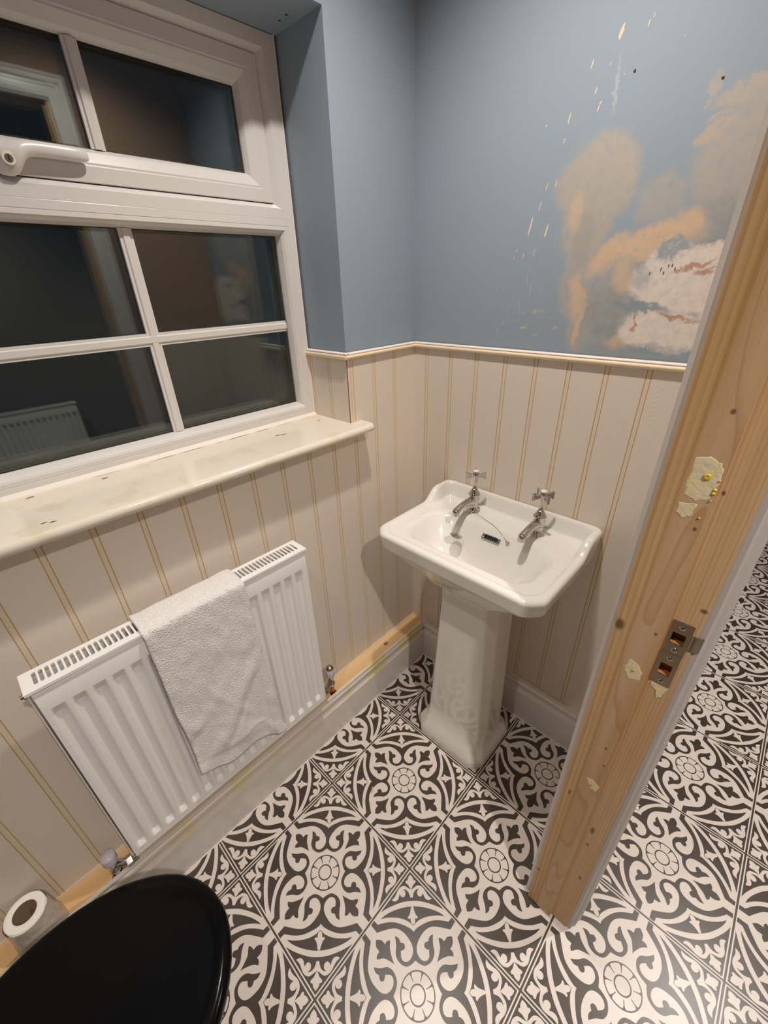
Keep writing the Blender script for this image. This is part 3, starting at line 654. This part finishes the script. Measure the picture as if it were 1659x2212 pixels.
    for (x0,y0,x1,y1) in ((X0,A,X1,A),(X1,A,X1,B_),(X1,B_,X0,B_),(X0,B_,X0,A)):
        b.add([(x0,y0,zt_),(x1,y1,zt_),(x1,y1,zt_-.006),(x0,y0,zt_-.006)],[(0,1,2,3)],0)
    b.build('top_grille',M['rad'],t)
    for y in (-.08,.33):
        b=MB(); b.box(XP+.0005,-.1500,y-.02,y+.02,.40,.70); b.build('wall_bracket',M['rad'],t)
    # air vent top left
    b=MB(); b.lathe([(.0045,0),(.0045,.010)],(-.124,-.1795,.813),'y',6); b.lathe([(.007,0),(.007,.006)],(-.124,-.1755,.813),'y',12)
    b.build('bleed_valve',M['chrome'],t)
    return t
rad=radiator('white ribbed panel radiator below the window sill with a towel over it',(-.125,.125,.25))
# valves: right one (lockshield, domed chrome top, grey sleeve), left one (flat grey cap)
def valve(y,z0,capkind,dirn):
    x=-.1495; p=thing_parent=rad
    b=MB(); b.lathe([(.0078,0),(.0078,z0-.045)],(x,y,.045),'z',18,0,True,True); 
    v=b.build('copper_pipe',M['copper'],rad)
    b=MB(); zb=z0
    b.lathe([(.0078,0),(.0122,.001),(.0122,.013),(.009,.015),(.0095,.032),(.0105,.034),(.0105,.052),(.008,.054)],(x,y,zb),'z',6 if False else 20)
    b.lathe([(.0125,.0005),(.0125,.0125)],(x,y,zb),'z',6,0,True,True,False)
    # tail to the radiator
    zt_=zb+.024; x1=-.127; ye=(.4155 if dirn<0 else -.163)
    b.tube([(x,y,zt_),(x+.010,y+(ye-y)*.35,zt_),(x1,y+(ye-y)*.7,zt_),(x1,ye,zt_)],.0085,14)
    ym=y+(ye-y)*.62; b.lathe([(.0135,-.006),(.0135,.006)],(x1-.004,ym,zt_),'y',6,0,True,True,False)
    b.build('valve_body',M['chrome'],rad)
    b=MB()
    if capkind=='dome':
        b.lathe([(.0105,0),(.0145,.006),(.0158,.012),(.0158,.040),(.0150,.041),(.0140,.040),(.0136,.020)],(x,y,zb+.040),'z',28,0,True,False)
        b.build('valve_cap',M['mauve'],rad)
        c_=MB(); c_.lathe([(.0130,0),(.0132,.018)]+[(.0132*cos(a),.018+.0115*sin(a)) for a in [radians(12*k) for k in range(1,8)]]+[(.0005,.0296)],(x,y,zb+.062),'z',28); c_.build('valve_dome',M['chrome_dark'],rad)
    else:
        b.lathe([(.0110,0),(.0150,.004),(.0160,.008),(.0160,.030),(.0150,.0325),(.0004,.033)],(x,y,zb+.040),'z',28)
        b.build('valve_cap',M['mauve'],rad)
valve(.482,.2150,'dome',-1); valve(-.2125,.1800,'flat',1)
# second radiator on the far hall wall, only mirrored in the glass
def copy_tree(o,parent=None):
    c=o.copy(); COL.objects.link(c); c.parent=parent
    for ch in list(o.children): copy_tree(ch,c)
    return c
r2=copy_tree(rad); r2.location=(1.95-.072,.20,.22); r2.rotation_euler=(0,0,pi); r2['label']='white panel radiator on the hallway wall, mirrored in the dark window glass'

# ------------------------------------------------------------------ towel
NT,NS=64,110
def hem(t): 
    pts=[(0,.372),(.12,.350),(.3,.330),(.5,.327),(.66,.327),(.78,.316),(.9,.296),(1,.290)]
    for (a,za),(c,zc) in zip(pts,pts[1:]):
        if t<=c: u=(t-a)/(c-a); return za+(zc-za)*u
    return pts[-1][1]
verts=[];
for j in range(NT+1):
    t=j/NT; yb=.0175+.2205*t
    for i in range(NS+1):
        s=i/NS
        # path: behind (short), over the top, down the front
        La,Lb=.12,.062; zf=hem(t); Lc=.845-zf; L=La+Lb+Lc; d_=s*L
        if d_<La: x,z,k=-.1600,.846-(La-d_),'b'; nx,nz=-1,0
        elif d_<La+Lb: u=(d_-La)/Lb; x=-.1600+.0745*u; z=.8440+.0042*sin(pi*u); nx,nz=0,1
        else: u=d_-La-Lb; x=-.0865; z=.846-u; nx,nz=1,0
        # round the shoulders
        if La-.02<d_<La+.0: w=(d_-La+.02)/.02; x+=.002*w*w
        if La+Lb-.012<d_<La+Lb+.012: w=1-abs(d_-La-Lb)/.012; x-=.0030*w; z-=.0022*w
        f=max(0,(d_-La-Lb)/Lc)
        y=yb+ (.004+.010*t)*f + .003*sin(9*f+1)*(1-t)*f
        wv=.0035*f*sin(2*pi*(t*1.6+.25*f*2))+.0060*f*noise.noise(Vector((t*3.1,f*6.5,1.3)))*1.5+.0018*noise.noise(Vector((t*11,f*13,4)))
        # long diagonal creases
        q=(t-.12)*.8-(f-.85)*1.0+.0; wv+=.0034*math.exp(-((t*.62+f-1.00)/.05)**2)*min(1,f*2)
        wv+=-.0016*math.exp(-((t*.62+f-1.09)/.03)**2)*min(1,f*2)+.0022*math.exp(-((t*.9-f+.15)/.045)**2)*f+.0018*math.exp(-((f-.90+.05*t)/.012)**2)
        wv+=.0035*math.exp(-(((f-.62)+.45*(t-.2))/.05)**2)*(1-t)+.004*math.exp(-(((f-.86)-.10*(t-.2))/.045)**2)*(1-t)
        edge=min(t,1-t); 
        if nx==1: x+=max(wv,-.002)+.0040+.006*f*f*(1 if t>.9 else .35)
        elif nz==1: z+=.0012*noise.noise(Vector((t*8,s*20,2)))
        verts.append((x,y,z))
fs=[(j*(NS+1)+i,j*(NS+1)+i+1,(j+1)*(NS+1)+i+1,(j+1)*(NS+1)+i) for j in range(NT) for i in range(NS)]
b=MB(); b.add(verts,fs,0,True); tw=b.build('towel',M['terry'],None,org=(-.12,.127,.85),solid=.0045,recalc=True)
tag(tw,'white terry hand towel draped over the radiator under the window','towel')

# ------------------------------------------------------------------ washbasin
CX=.199
def octring(x0,x1,y0,y1,cf,cb,z,r=.008,zf=None,nl=22,ns=20):
    """chamfered rectangle, cf front chamfer, cb back chamfer; fixed point count"""
    pts=[(x0,y1-cb),(x0,y0+cf),(x0+cf,y0),(x1-cf,y0),(x1,y0+cf),(x1,y1-cb),(x1-cb,y1),(x0+cb,y1)]
    cnt=[ns,1,nl,1,ns,1,nl,1]; out=[]
    n=8
    for i in range(8):
        p=Vector(pts[i]); a=Vector(pts[i-1]); c=Vector(pts[(i+1)%8])
        la,lc=(p-a).length,(c-p).length; ra=min(r,la*.45); rc=min(r,lc*.45)
        q0=p+(a-p)*(ra/la if la>1e-9 else 0); q1=p+(c-p)*(rc/lc if lc>1e-9 else 0)
        for k in range(5):
            t=k/4; out.append(q0*(1-t)**2+p*2*t*(1-t)+q1*t*t)
        # straight part until next corner
        d=c; ln=lc; r2=min(r,ln*.45); q2=c+(p-c)*(r2/ln if ln>1e-9 else 0)
        for k in range(1,cnt[i]): out.append(q1.lerp(q2,k/cnt[i]))
    return [(q.x,q.y,(z+zf(q.x,q.y)) if zf else z) for q in out]
X0,X1,Y0,Y1=-.051,.449,.617,.9745
def ss(a,b_,v):
    t=min(1,max(0,(v-a)/(b_-a))); return t*t*(3-2*t)
spl=lambda x,y:.0365*ss(.845,.902,y)
def R(ins,z,zf=None,cf=.030,cb=.012,r=.012,back=None):
    return octring(X0+ins,X1-ins,Y0+ins,Y1-(ins if back is None else back),cf,cb,z,r,zf)
wash=thing('washbasin','white ceramic pedestal washbasin with chamfered corners and two chrome taps','basin',(CX,.80,0))
b=MB(); rings=[]
def box_ring(x0,x1,y0,y1,z,cf,cb=.01,r=.012): return octring(x0,x1,y0,y1,cf,cb,z,r)
rings+=[box_ring(.108,.290,.716,.93,.640,.03),box_ring(.106,.292,.714,.935,.652,.03),box_ring(.096,.302,.706,.94,.662,.03),box_ring(.080,.318,.697,.95,.668,.032),
        box_ring(.066,.332,.690,.955,.676,.034),box_ring(.062,.336,.688,.955,.684,.034),
        box_ring(.045,.353,.676,.960,.698,.034),box_ring(.018,.380,.662,.965,.722,.034),box_ring(-.008,.406,.648,.970,.744,.034),box_ring(-.018,.416,.643,.972,.754,.034),
        box_ring(-.0215,.4195,.641,.9725,.760,.034),box_ring(-.034,.432,.630,.973,.764,.033),box_ring(-.041,.439,.6260,.974,.769,.031)]
rings+=[R(.0060,.775,back=0),R(.0050,.7780,(lambda x,y:.004*ss(.845,.902,y)),back=0),R(.0015,.806,spl,back=0),R(.0,.811,spl,back=0),R(.0012,.8165,spl,back=.0008),R(.0045,.8205,spl,back=.003),R(.009,.822,spl,back=.006),R(.0175,.822,spl,back=.012),R(.0205,.8212,spl,back=.015)]
# inner step / splash face going down to the shelf
rings+=[R(.0225,.8185,lambda x,y:.9*spl(x,y),cf=.028,back=.0185),R(.0255,.8178,lambda x,y:.55*spl(x,y),cf=.027,back=.0225),R(.0290,.8172,lambda x,y:.12*spl(x,y),cf=.026,back=.0275),R(.033,.8165,None,cf=.026,back=.033),R(.040,.8162,None,cf=.026,back=.045)]
def bowl(x0,x1,y0,y1,z,cf,cb,r=.03): return octring(x0,x1,y0,y1,cf,cb,z,r)
rings+=[bowl(-.002,.400,.663,.872,.8160,.034,.040,.022),bowl(.004,.394,.667,.864,.8150,.036,.042,.026),bowl(.010,.388,.671,.858,.8115,.036,.043,.028),bowl(.016,.382,.676,.851,.8045,.036,.044,.03),bowl(.024,.374,.682,.841,.790,.037,.046,.03),bowl(.036,.362,.691,.824,.766,.038,.046,.03),bowl(.050,.348,.702,.806,.738,.038,.042,.03),bowl(.070,.328,.716,.794,.716,.034,.034,.03),bowl(.105,.293,.732,.785,.702,.022,.022,.016),bowl(.165,.233,.745,.775,.696,.010,.010,.008)]
b.loft(rings,0,True,True,True)
bs=b.build('basin',M['ceramic'],wash,wn=True)
# pedestal
b=MB()
def pr(h,yf,side,ym,yb_,z,cf=.03,r=.008):
    # octagon-like plan: front face half width h at yf, side half width `side` from ym to yb
    pts=[(CX-h,yf),(CX+h,yf),(CX+side,ym),(CX+side,yb_-.03),(CX+side-.03,yb_),(CX-side+.03,yb_),(CX-side,yb_-.03),(CX-side,ym)]
    out=[]
    for i in range(8):
        p=Vector(pts[i]); a=Vector(pts[i-1]); c=Vector(pts[(i+1)%8]); la,lc=(p-a).length,(c-p).length; ra=min(r,la*.4); rc=min(r,lc*.4)
        q0=p+(a-p)*(ra/la); q1=p+(c-p)*(rc/lc)
        for k in range(5): t=k/4; out.append(q0*(1-t)**2+p*2*t*(1-t)+q1*t*t)
    return [(q.x,q.y,z) for q in out]
b.loft([pr(.098,.672,.1325,.706,.895,.0),pr(.100,.6705,.1335,.705,.896,.004),pr(.100,.6705,.1335,.705,.896,.026),pr(.0985,.672,.132,.7065,.895,.033),pr(.095,.676,.129,.709,.892,.041),pr(.0925,.682,.125,.713,.888,.049),pr(.0935,.694,.119,.722,.882,.060),pr(.096,.707,.1145,.733,.877,.075),pr(.0985,.715,.1125,.745,.872,.095),pr(.0985,.718,.1125,.752,.870,.12),
  pr(.089,.720,.106,.756,.872,.30),pr(.079,.722,.099,.758,.876,.50),pr(.0735,.7235,.095,.759,.88,.60),pr(.0735,.7235,.095,.759,.88,.642)],0,True,True,True)
b.build('pedestal',M['ceramic'],wash,wn=True)
# overflow grille on the back slope of the bowl
b=MB()
ox,oy,oz=.201,.8425,.7885; tl=Matrix.Rotation(radians(217),4,'X')
def ov(pts): return [tuple(Vector((ox,oy,oz))+tl@Vector(p)) for p in pts]
def rr(w,h,r,z,n=5):
    o=[]
    for cx,cy,a0 in ((w-r,h-r,0),(-w+r,h-r,90),(-w+r,-h+r,180),(w-r,-h+r,270)):
        for k in range(n): a=radians(a0+90*k/(n-1)); o.append((cx+r*cos(a),cy+r*sin(a),z))
    return o
b.loft([ov(rr(.029,.0115,.004,.0)),ov(rr(.029,.0115,.004,-.003)),ov(rr(.0265,.0095,.004,-.0045)),ov(rr(.023,.0075,.003,-.0035))],0,True,True,True)
for k in range(7):
    x=-.0165+.0055*k; b.add(ov([(x-.0016,-.0055,-.0048),(x+.0016,-.0055,-.0048),(x+.0016,.0055,-.0048),(x-.0016,.0055,-.0048)]),[(0,1,2,3)],1)
b.build('overflow_grille',[M['chrome'],M['void']],wash)
# taps
def tap(x,y,rot,rs):
    z=.8165
    b=MB(); b.lathe([(.0215,0),(.0215,.003),(.0195,.0055),(.0135,.0075),(.013,.02),(.0145,.032),(.0165,.040),(.0155,.048),(.0155,.0515),(.0172,.0530),(.0172,.0565),(.0145,.060),(.012,.0615),(.0125,.0645),(.0098,.068),(.0085,.0725),(.0062,.0735),(.0055,.078)],(x,y,z),'z',28)
    # curved spout
    pth=[]; rad_=[]
    for k in range(13):
        t=k/12; d=t*.088; pth.append((x,y-.004-d,z+.034+.012*sin(pi*min(1,t*1.1)*.55)-.014*t*t)); rad_.append(.0145-.0045*sin(pi*.5*min(1,t*1.5))+(.0014*max(0,t-.75)/.25))
    b.tube(pth,rad_,16)
    e=pth[-1]; b.lathe([(.0005,.0095),(.006,.0085),(.0095,.004),(.0105,0),(.0105,-.010),(.0085,-.0105)],(e[0],e[1]-.001,e[2]),'z',20)
    tp=b.build('tap',M['chrome'],wash)
    h=MB(); h.lathe([(.0055,.078),(.0045,.082),(.0045,.100),(.0062,.102),(.0062,.104)],(x,y,z),'z',16); h.lathe([(.0075,.104),(.0082,.106),(.0082,.124),(.0072,.127)],(x,y,z),'z',20)
    for k in range(4):
        a=radians(rot+90*k); ca,sa=cos(a),sin(a)
        sec=[]
        for r,hh,w in ((.006,.0048,.0032),(.012,.0052,.0028),(.020,.0072,.0030),(.0280,.0106,.0036),(.0292,.0102,.0030)):
            sec.append([(x+r*ca-q*sa,y+r*sa+q*ca,z+.115+v) for q,v in ((-w,-hh),(w,-hh),(w,hh),(-w,hh))])
        h.loft(sec,0,True,True,False)
    h.build('cross_handle',M['chrome'],tp)
    c_=MB(); c_.lathe([(.0072,.1268),(.0086,.1272),(.0086,.1295),(.0065,.1315),(.0003,.1322)],(x,y,z),'z',24); c_.build('porcelain_cap',M['ceramic'],tp)
    return tp
tap(.0965,.905,38,0); tap(.3015,.905,52,0)
# plug on its chain, hung round the left tap
pg=thing('basin_plug','chrome sink plug with ball chain hanging from the left basin tap','plug',(.118,.79,.80))
b=MB(); pc=Vector((.1165,.792,.790)); rt=Matrix.Rotation(radians(-20),4,'X')@Matrix.Rotation(radians(6),4,'Y')
def lt(prof,n=28):
    return [[tuple(pc+rt@Vector((r*cos(2*pi*k/n),r*sin(2*pi*k/n),h_))) for k in range(n)] for r,h_ in prof]
b.loft(lt([(.0145,-.006),(.0150,-.0035)]),1,True,True); b.loft(lt([(.0185,-.0035),(.0190,-.0020),(.0185,-.0005),(.010,.001),(.0005,.0015)]),0,True,True)
b.loft(lt([(.0030,.001),(.0022,.004),(.0022,.006)],10)); b.build('stopper',[M['chrome'],M['rubber']],pg)
def chain(pts,name='chain'):
    b=MB(); P_=[Vector(p) for p in pts]; 
    # sample catmull
    S=[]
    for i in range(len(P_)-1):
        a,p,q,c=P_[max(i-1,0)],P_[i],P_[i+1],P_[min(i+2,len(P_)-1)]
        for k in range(24):
            t=k/24; S.append(.5*((2*p)+(q-a)*t+(2*a-5*p+4*q-c)*t*t+(-a+3*p-3*q+c)*t**3))
    S.append(P_[-1]); out=[S[0]]; 
    for s_ in S:
        if (s_-out[-1]).length>=.0026: out.append(s_)
    for s_ in out: b.lathe([(.0004,-.0011),(.00095,-.0006),(.0011,0),(.00095,.0006),(.0004,.0011)],tuple(s_),'z',7)
    b.tube([tuple(s_) for s_ in out],.0004,5)
    return b.build(name,M['chrome'],pg)
chain([(.079,.889,.8225),(.084,.872,.8215),(.094,.852,.8195),(.106,.822,.811),(.1165,.795,.797)])
chain([(.113,.889,.8225),(.155,.876,.8195),(.195,.864,.8165),(.222,.854,.808),(.240,.847,.799)])
b=MB()
for k in range(10): pass
b.lathe([(.0005,-.006)]+[(.006*cos(a),.006*sin(a)) for a in [radians(-75+15*k) for k in range(11)]]+[(.0005,.006)],(.251,.842,.7935),'z',18); b.tube([(.240,.847,.799),(.245,.845,.797),(.250,.843,.795)],.0013,8)
b.build('chain_stay',M['chrome'],pg)

# ------------------------------------------------------------------ toilet
wc=thing('toilet','white toilet with closed black gloss lid, below the camera beside the radiator','toilet',(.21,-.40,0))
TX,TY=.210,-.310
def egg(a,bf,bb,z,n=56,cx=TX,cy=TY):
    out=[]
    for k in range(n):
        t=2*pi*k/n; c_,s__=cos(t),sin(t)
        bb_=bf if s__>=0 else bb; ex=1.0 if s__>=0 else .72
        out.append((cx+a*(abs(c_)**(1 if s__>=0 else .85))*(1 if c_>=0 else -1),cy+bb_*s__,z))
    return out
b=MB(); b.loft([egg(.188,.242,.20,.4130),egg(.1895,.2435,.20,.418),egg(.1885,.2425,.20,.4255),egg(.184,.238,.197,.431),egg(.176,.230,.192,.4335),egg(.160,.213,.18,.4340),egg(.140,.192,.165,.4325),egg(.10,.15,.13,.4310),egg(.04,.06,.05,.4303)],0,True,True,True)
b.build('lid',M['black'],wc,recalc=True)
b=MB(); b.loft([egg(.182,.236,.20,.3960),egg(.1855,.2395,.20,.400),egg(.1855,.2395,.20,.409),egg(.183,.237,.20,.412)],0,True,True,True); b.build('seat',M['black'],wc,recalc=True)
b=MB(); b.loft([egg(.10,.08,.16,.0,cy=-.42),egg(.10,.09,.16,.03,cy=-.42),egg(.09,.09,.15,.12,cy=-.41),egg(.10,.13,.16,.22,cy=-.38),egg(.150,.19,.18,.32,cy=-.34),egg(.172,.225,.20,.375),egg(.174,.228,.20,.395)],0,True,True,True); b.build('bowl',M['ceramic'],wc,recalc=True)
b=MB(); b.box(.02,.40,-.785,-.60,.40,.76); b.box(.01,.41,-.79,-.59,.76,.79); b.box(.10,.32,-.65,-.46,.10,.40); b.build('cistern',M['ceramic'],wc,bevel=.012,seg=3)

# ------------------------------------------------------------------ toilet roll on the timber ledge
rl=thing('toilet_roll','part used white toilet roll in crinkled clear wrap standing on the timber ledge','toilet roll',(-.151,-.362,.1755))
cx,cy,zb,zt_=-.1505,-.3635,.1757,.2780
b=MB(); ro,ri=.0365,.0215
b.lathe([(ri,0),(ro+.0,0),(ro,.1015),(ro-.002,.1023),(ri+.001,.1023),(ri,.1015)],(cx,cy,zb),'z',48,0,False,False); b.build('paper',M['paper'],rl)
b=MB(); b.lathe([(ri,.1018),(ri-.0012,.1018),(ri-.0012,.0),(.0001,.0)],(cx,cy,zb),'z',40,0,False,False); b.build('core',M['core'],rl)
b=MB(); rings=[]
for k in range(22):
    h=k/21; ring=[]
    for q in range(96):
        a=2*pi*q/96; rr_=ro+.0022+.0075*(1-h)**1.5+.0016*noise.noise(Vector((cos(a)*3,sin(a)*3,h*5)))*(1.5-h)+.0011*noise.noise(Vector((cos(a)*9,sin(a)*9,h*14)))
        ring.append((cx+rr_*cos(a),cy+rr_*sin(a),zb+.0995*h))
    rings.append(ring)
b.loft(rings,0,False,False,True); b.build('wrapper',M['wrap'],rl)

# ------------------------------------------------------------------ shavings on the floor
def shav(x,y,l,w,a,label):
    b=MB(); ca,sa=cos(a),sin(a); top=[];bot=[]
    for k in range(7):
        t=k/6-.5; hw=w*(1-(2*t)**2*.7)/2
        for s_,L in ((1,top),(-1,bot)): L.append((x+t*l*ca-s_*hw*sa,y+t*l*sa+s_*hw*ca,.0012+.001*(1-abs(2*t))))
    b.add(top+bot,[(k,k+1,8+k,7+k) for k in range(6)],0,True)
    o=b.build('wood_shaving',M['batten'],None,org=(x,y,.0005),solid=.0006); tag(o,label,'wood shaving','wood shavings on the floor'); return o
shav(.111,.408,.020,.005,2.2,'curved pine shaving on the floor tile beside the pedestal')
shav(.221,.361,.018,.0016,1.0,'thin straight pine splinter on the floor tile in front of the washbasin')

# ------------------------------------------------------------------ lights
def downlight(x,y,label,power,r=.022,col=(1,.93,.855),spread=150,grp='recessed ceiling spotlights'):
    t=thing('ceiling_spotlight',label,'ceiling light',(x,y,CE),grp)
    b=MB(); b.lathe([(.028,-.001),(.040,-.001),(.042,-.004),(.040,-.007),(.029,-.006),(.026,.0)],(x,y,CE),'z',32,0,False,False); b.build('bezel',M['upvc'],t)
    b=MB(); b.lathe([(.026,-.0005),(.0001,-.0005)],(x,y,CE),'z',32,0,False,False); b.build('lamp',M['glow'],t)
    L=bpy.data.lights.new('spot','SPOT'); L.energy=power; L.shadow_soft_size=r; L.spot_size=radians(spread); L.spot_blend=.9; L.color=col
    o=bpy.data.objects.new('spot_lamp',L); COL.objects.link(o); o.parent=t; o.location=(0,0,-.012-r)
    return t
downlight(.24,.52,'round recessed ceiling spotlight in front of the washbasin',49,spread=127)
downlight(.27,-.27,'round recessed ceiling spotlight over the toilet',19,spread=112)
downlight(1.36,.02,'round recessed ceiling spotlight in the hallway beside the door',88,spread=130)
downlight(1.36,1.55,'assumed round recessed ceiling spotlight further along the hallway',110,spread=110)  # assumed second hall lamp, added unseen; power raised to brighten the hall floor
w=bpy.data.worlds.new('night'); sc.world=w; w.use_nodes=True; w.node_tree.nodes['Background'].inputs[0].default_value=(.006,.008,.012,1); w.node_tree.nodes['Background'].inputs[1].default_value=1

# ------------------------------------------------------------------ camera
R3=((0.723768,0.689443,-0.028782),(0.314973,-0.367191,-0.875193),(-0.613964,0.624371,-0.482917))
cam=bpy.data.cameras.new('camera'); co=bpy.data.objects.new('camera',cam); COL.objects.link(co)
cam.sensor_fit='HORIZONTAL'; cam.sensor_width=36; cam.lens=36*900.725/1659; cam.clip_start=.01
mt=Matrix.Identity(4)
for i in range(3): mt[i][0]=R3[0][i]; mt[i][1]=-R3[1][i]; mt[i][2]=-R3[2][i]
mt.translation=(.681748,-.07645,1.432343); co.matrix_world=mt
sc.camera=co
sc.view_settings.view_transform='Standard'; sc.view_settings.look='None'; sc.view_settings.gamma=1; sc.view_settings.exposure=0.0; sc.view_settings.use_curve_mapping=False
sc.cycles.max_bounces=8
for o in bpy.data.objects:
    if '_o' in o: del o['_o']
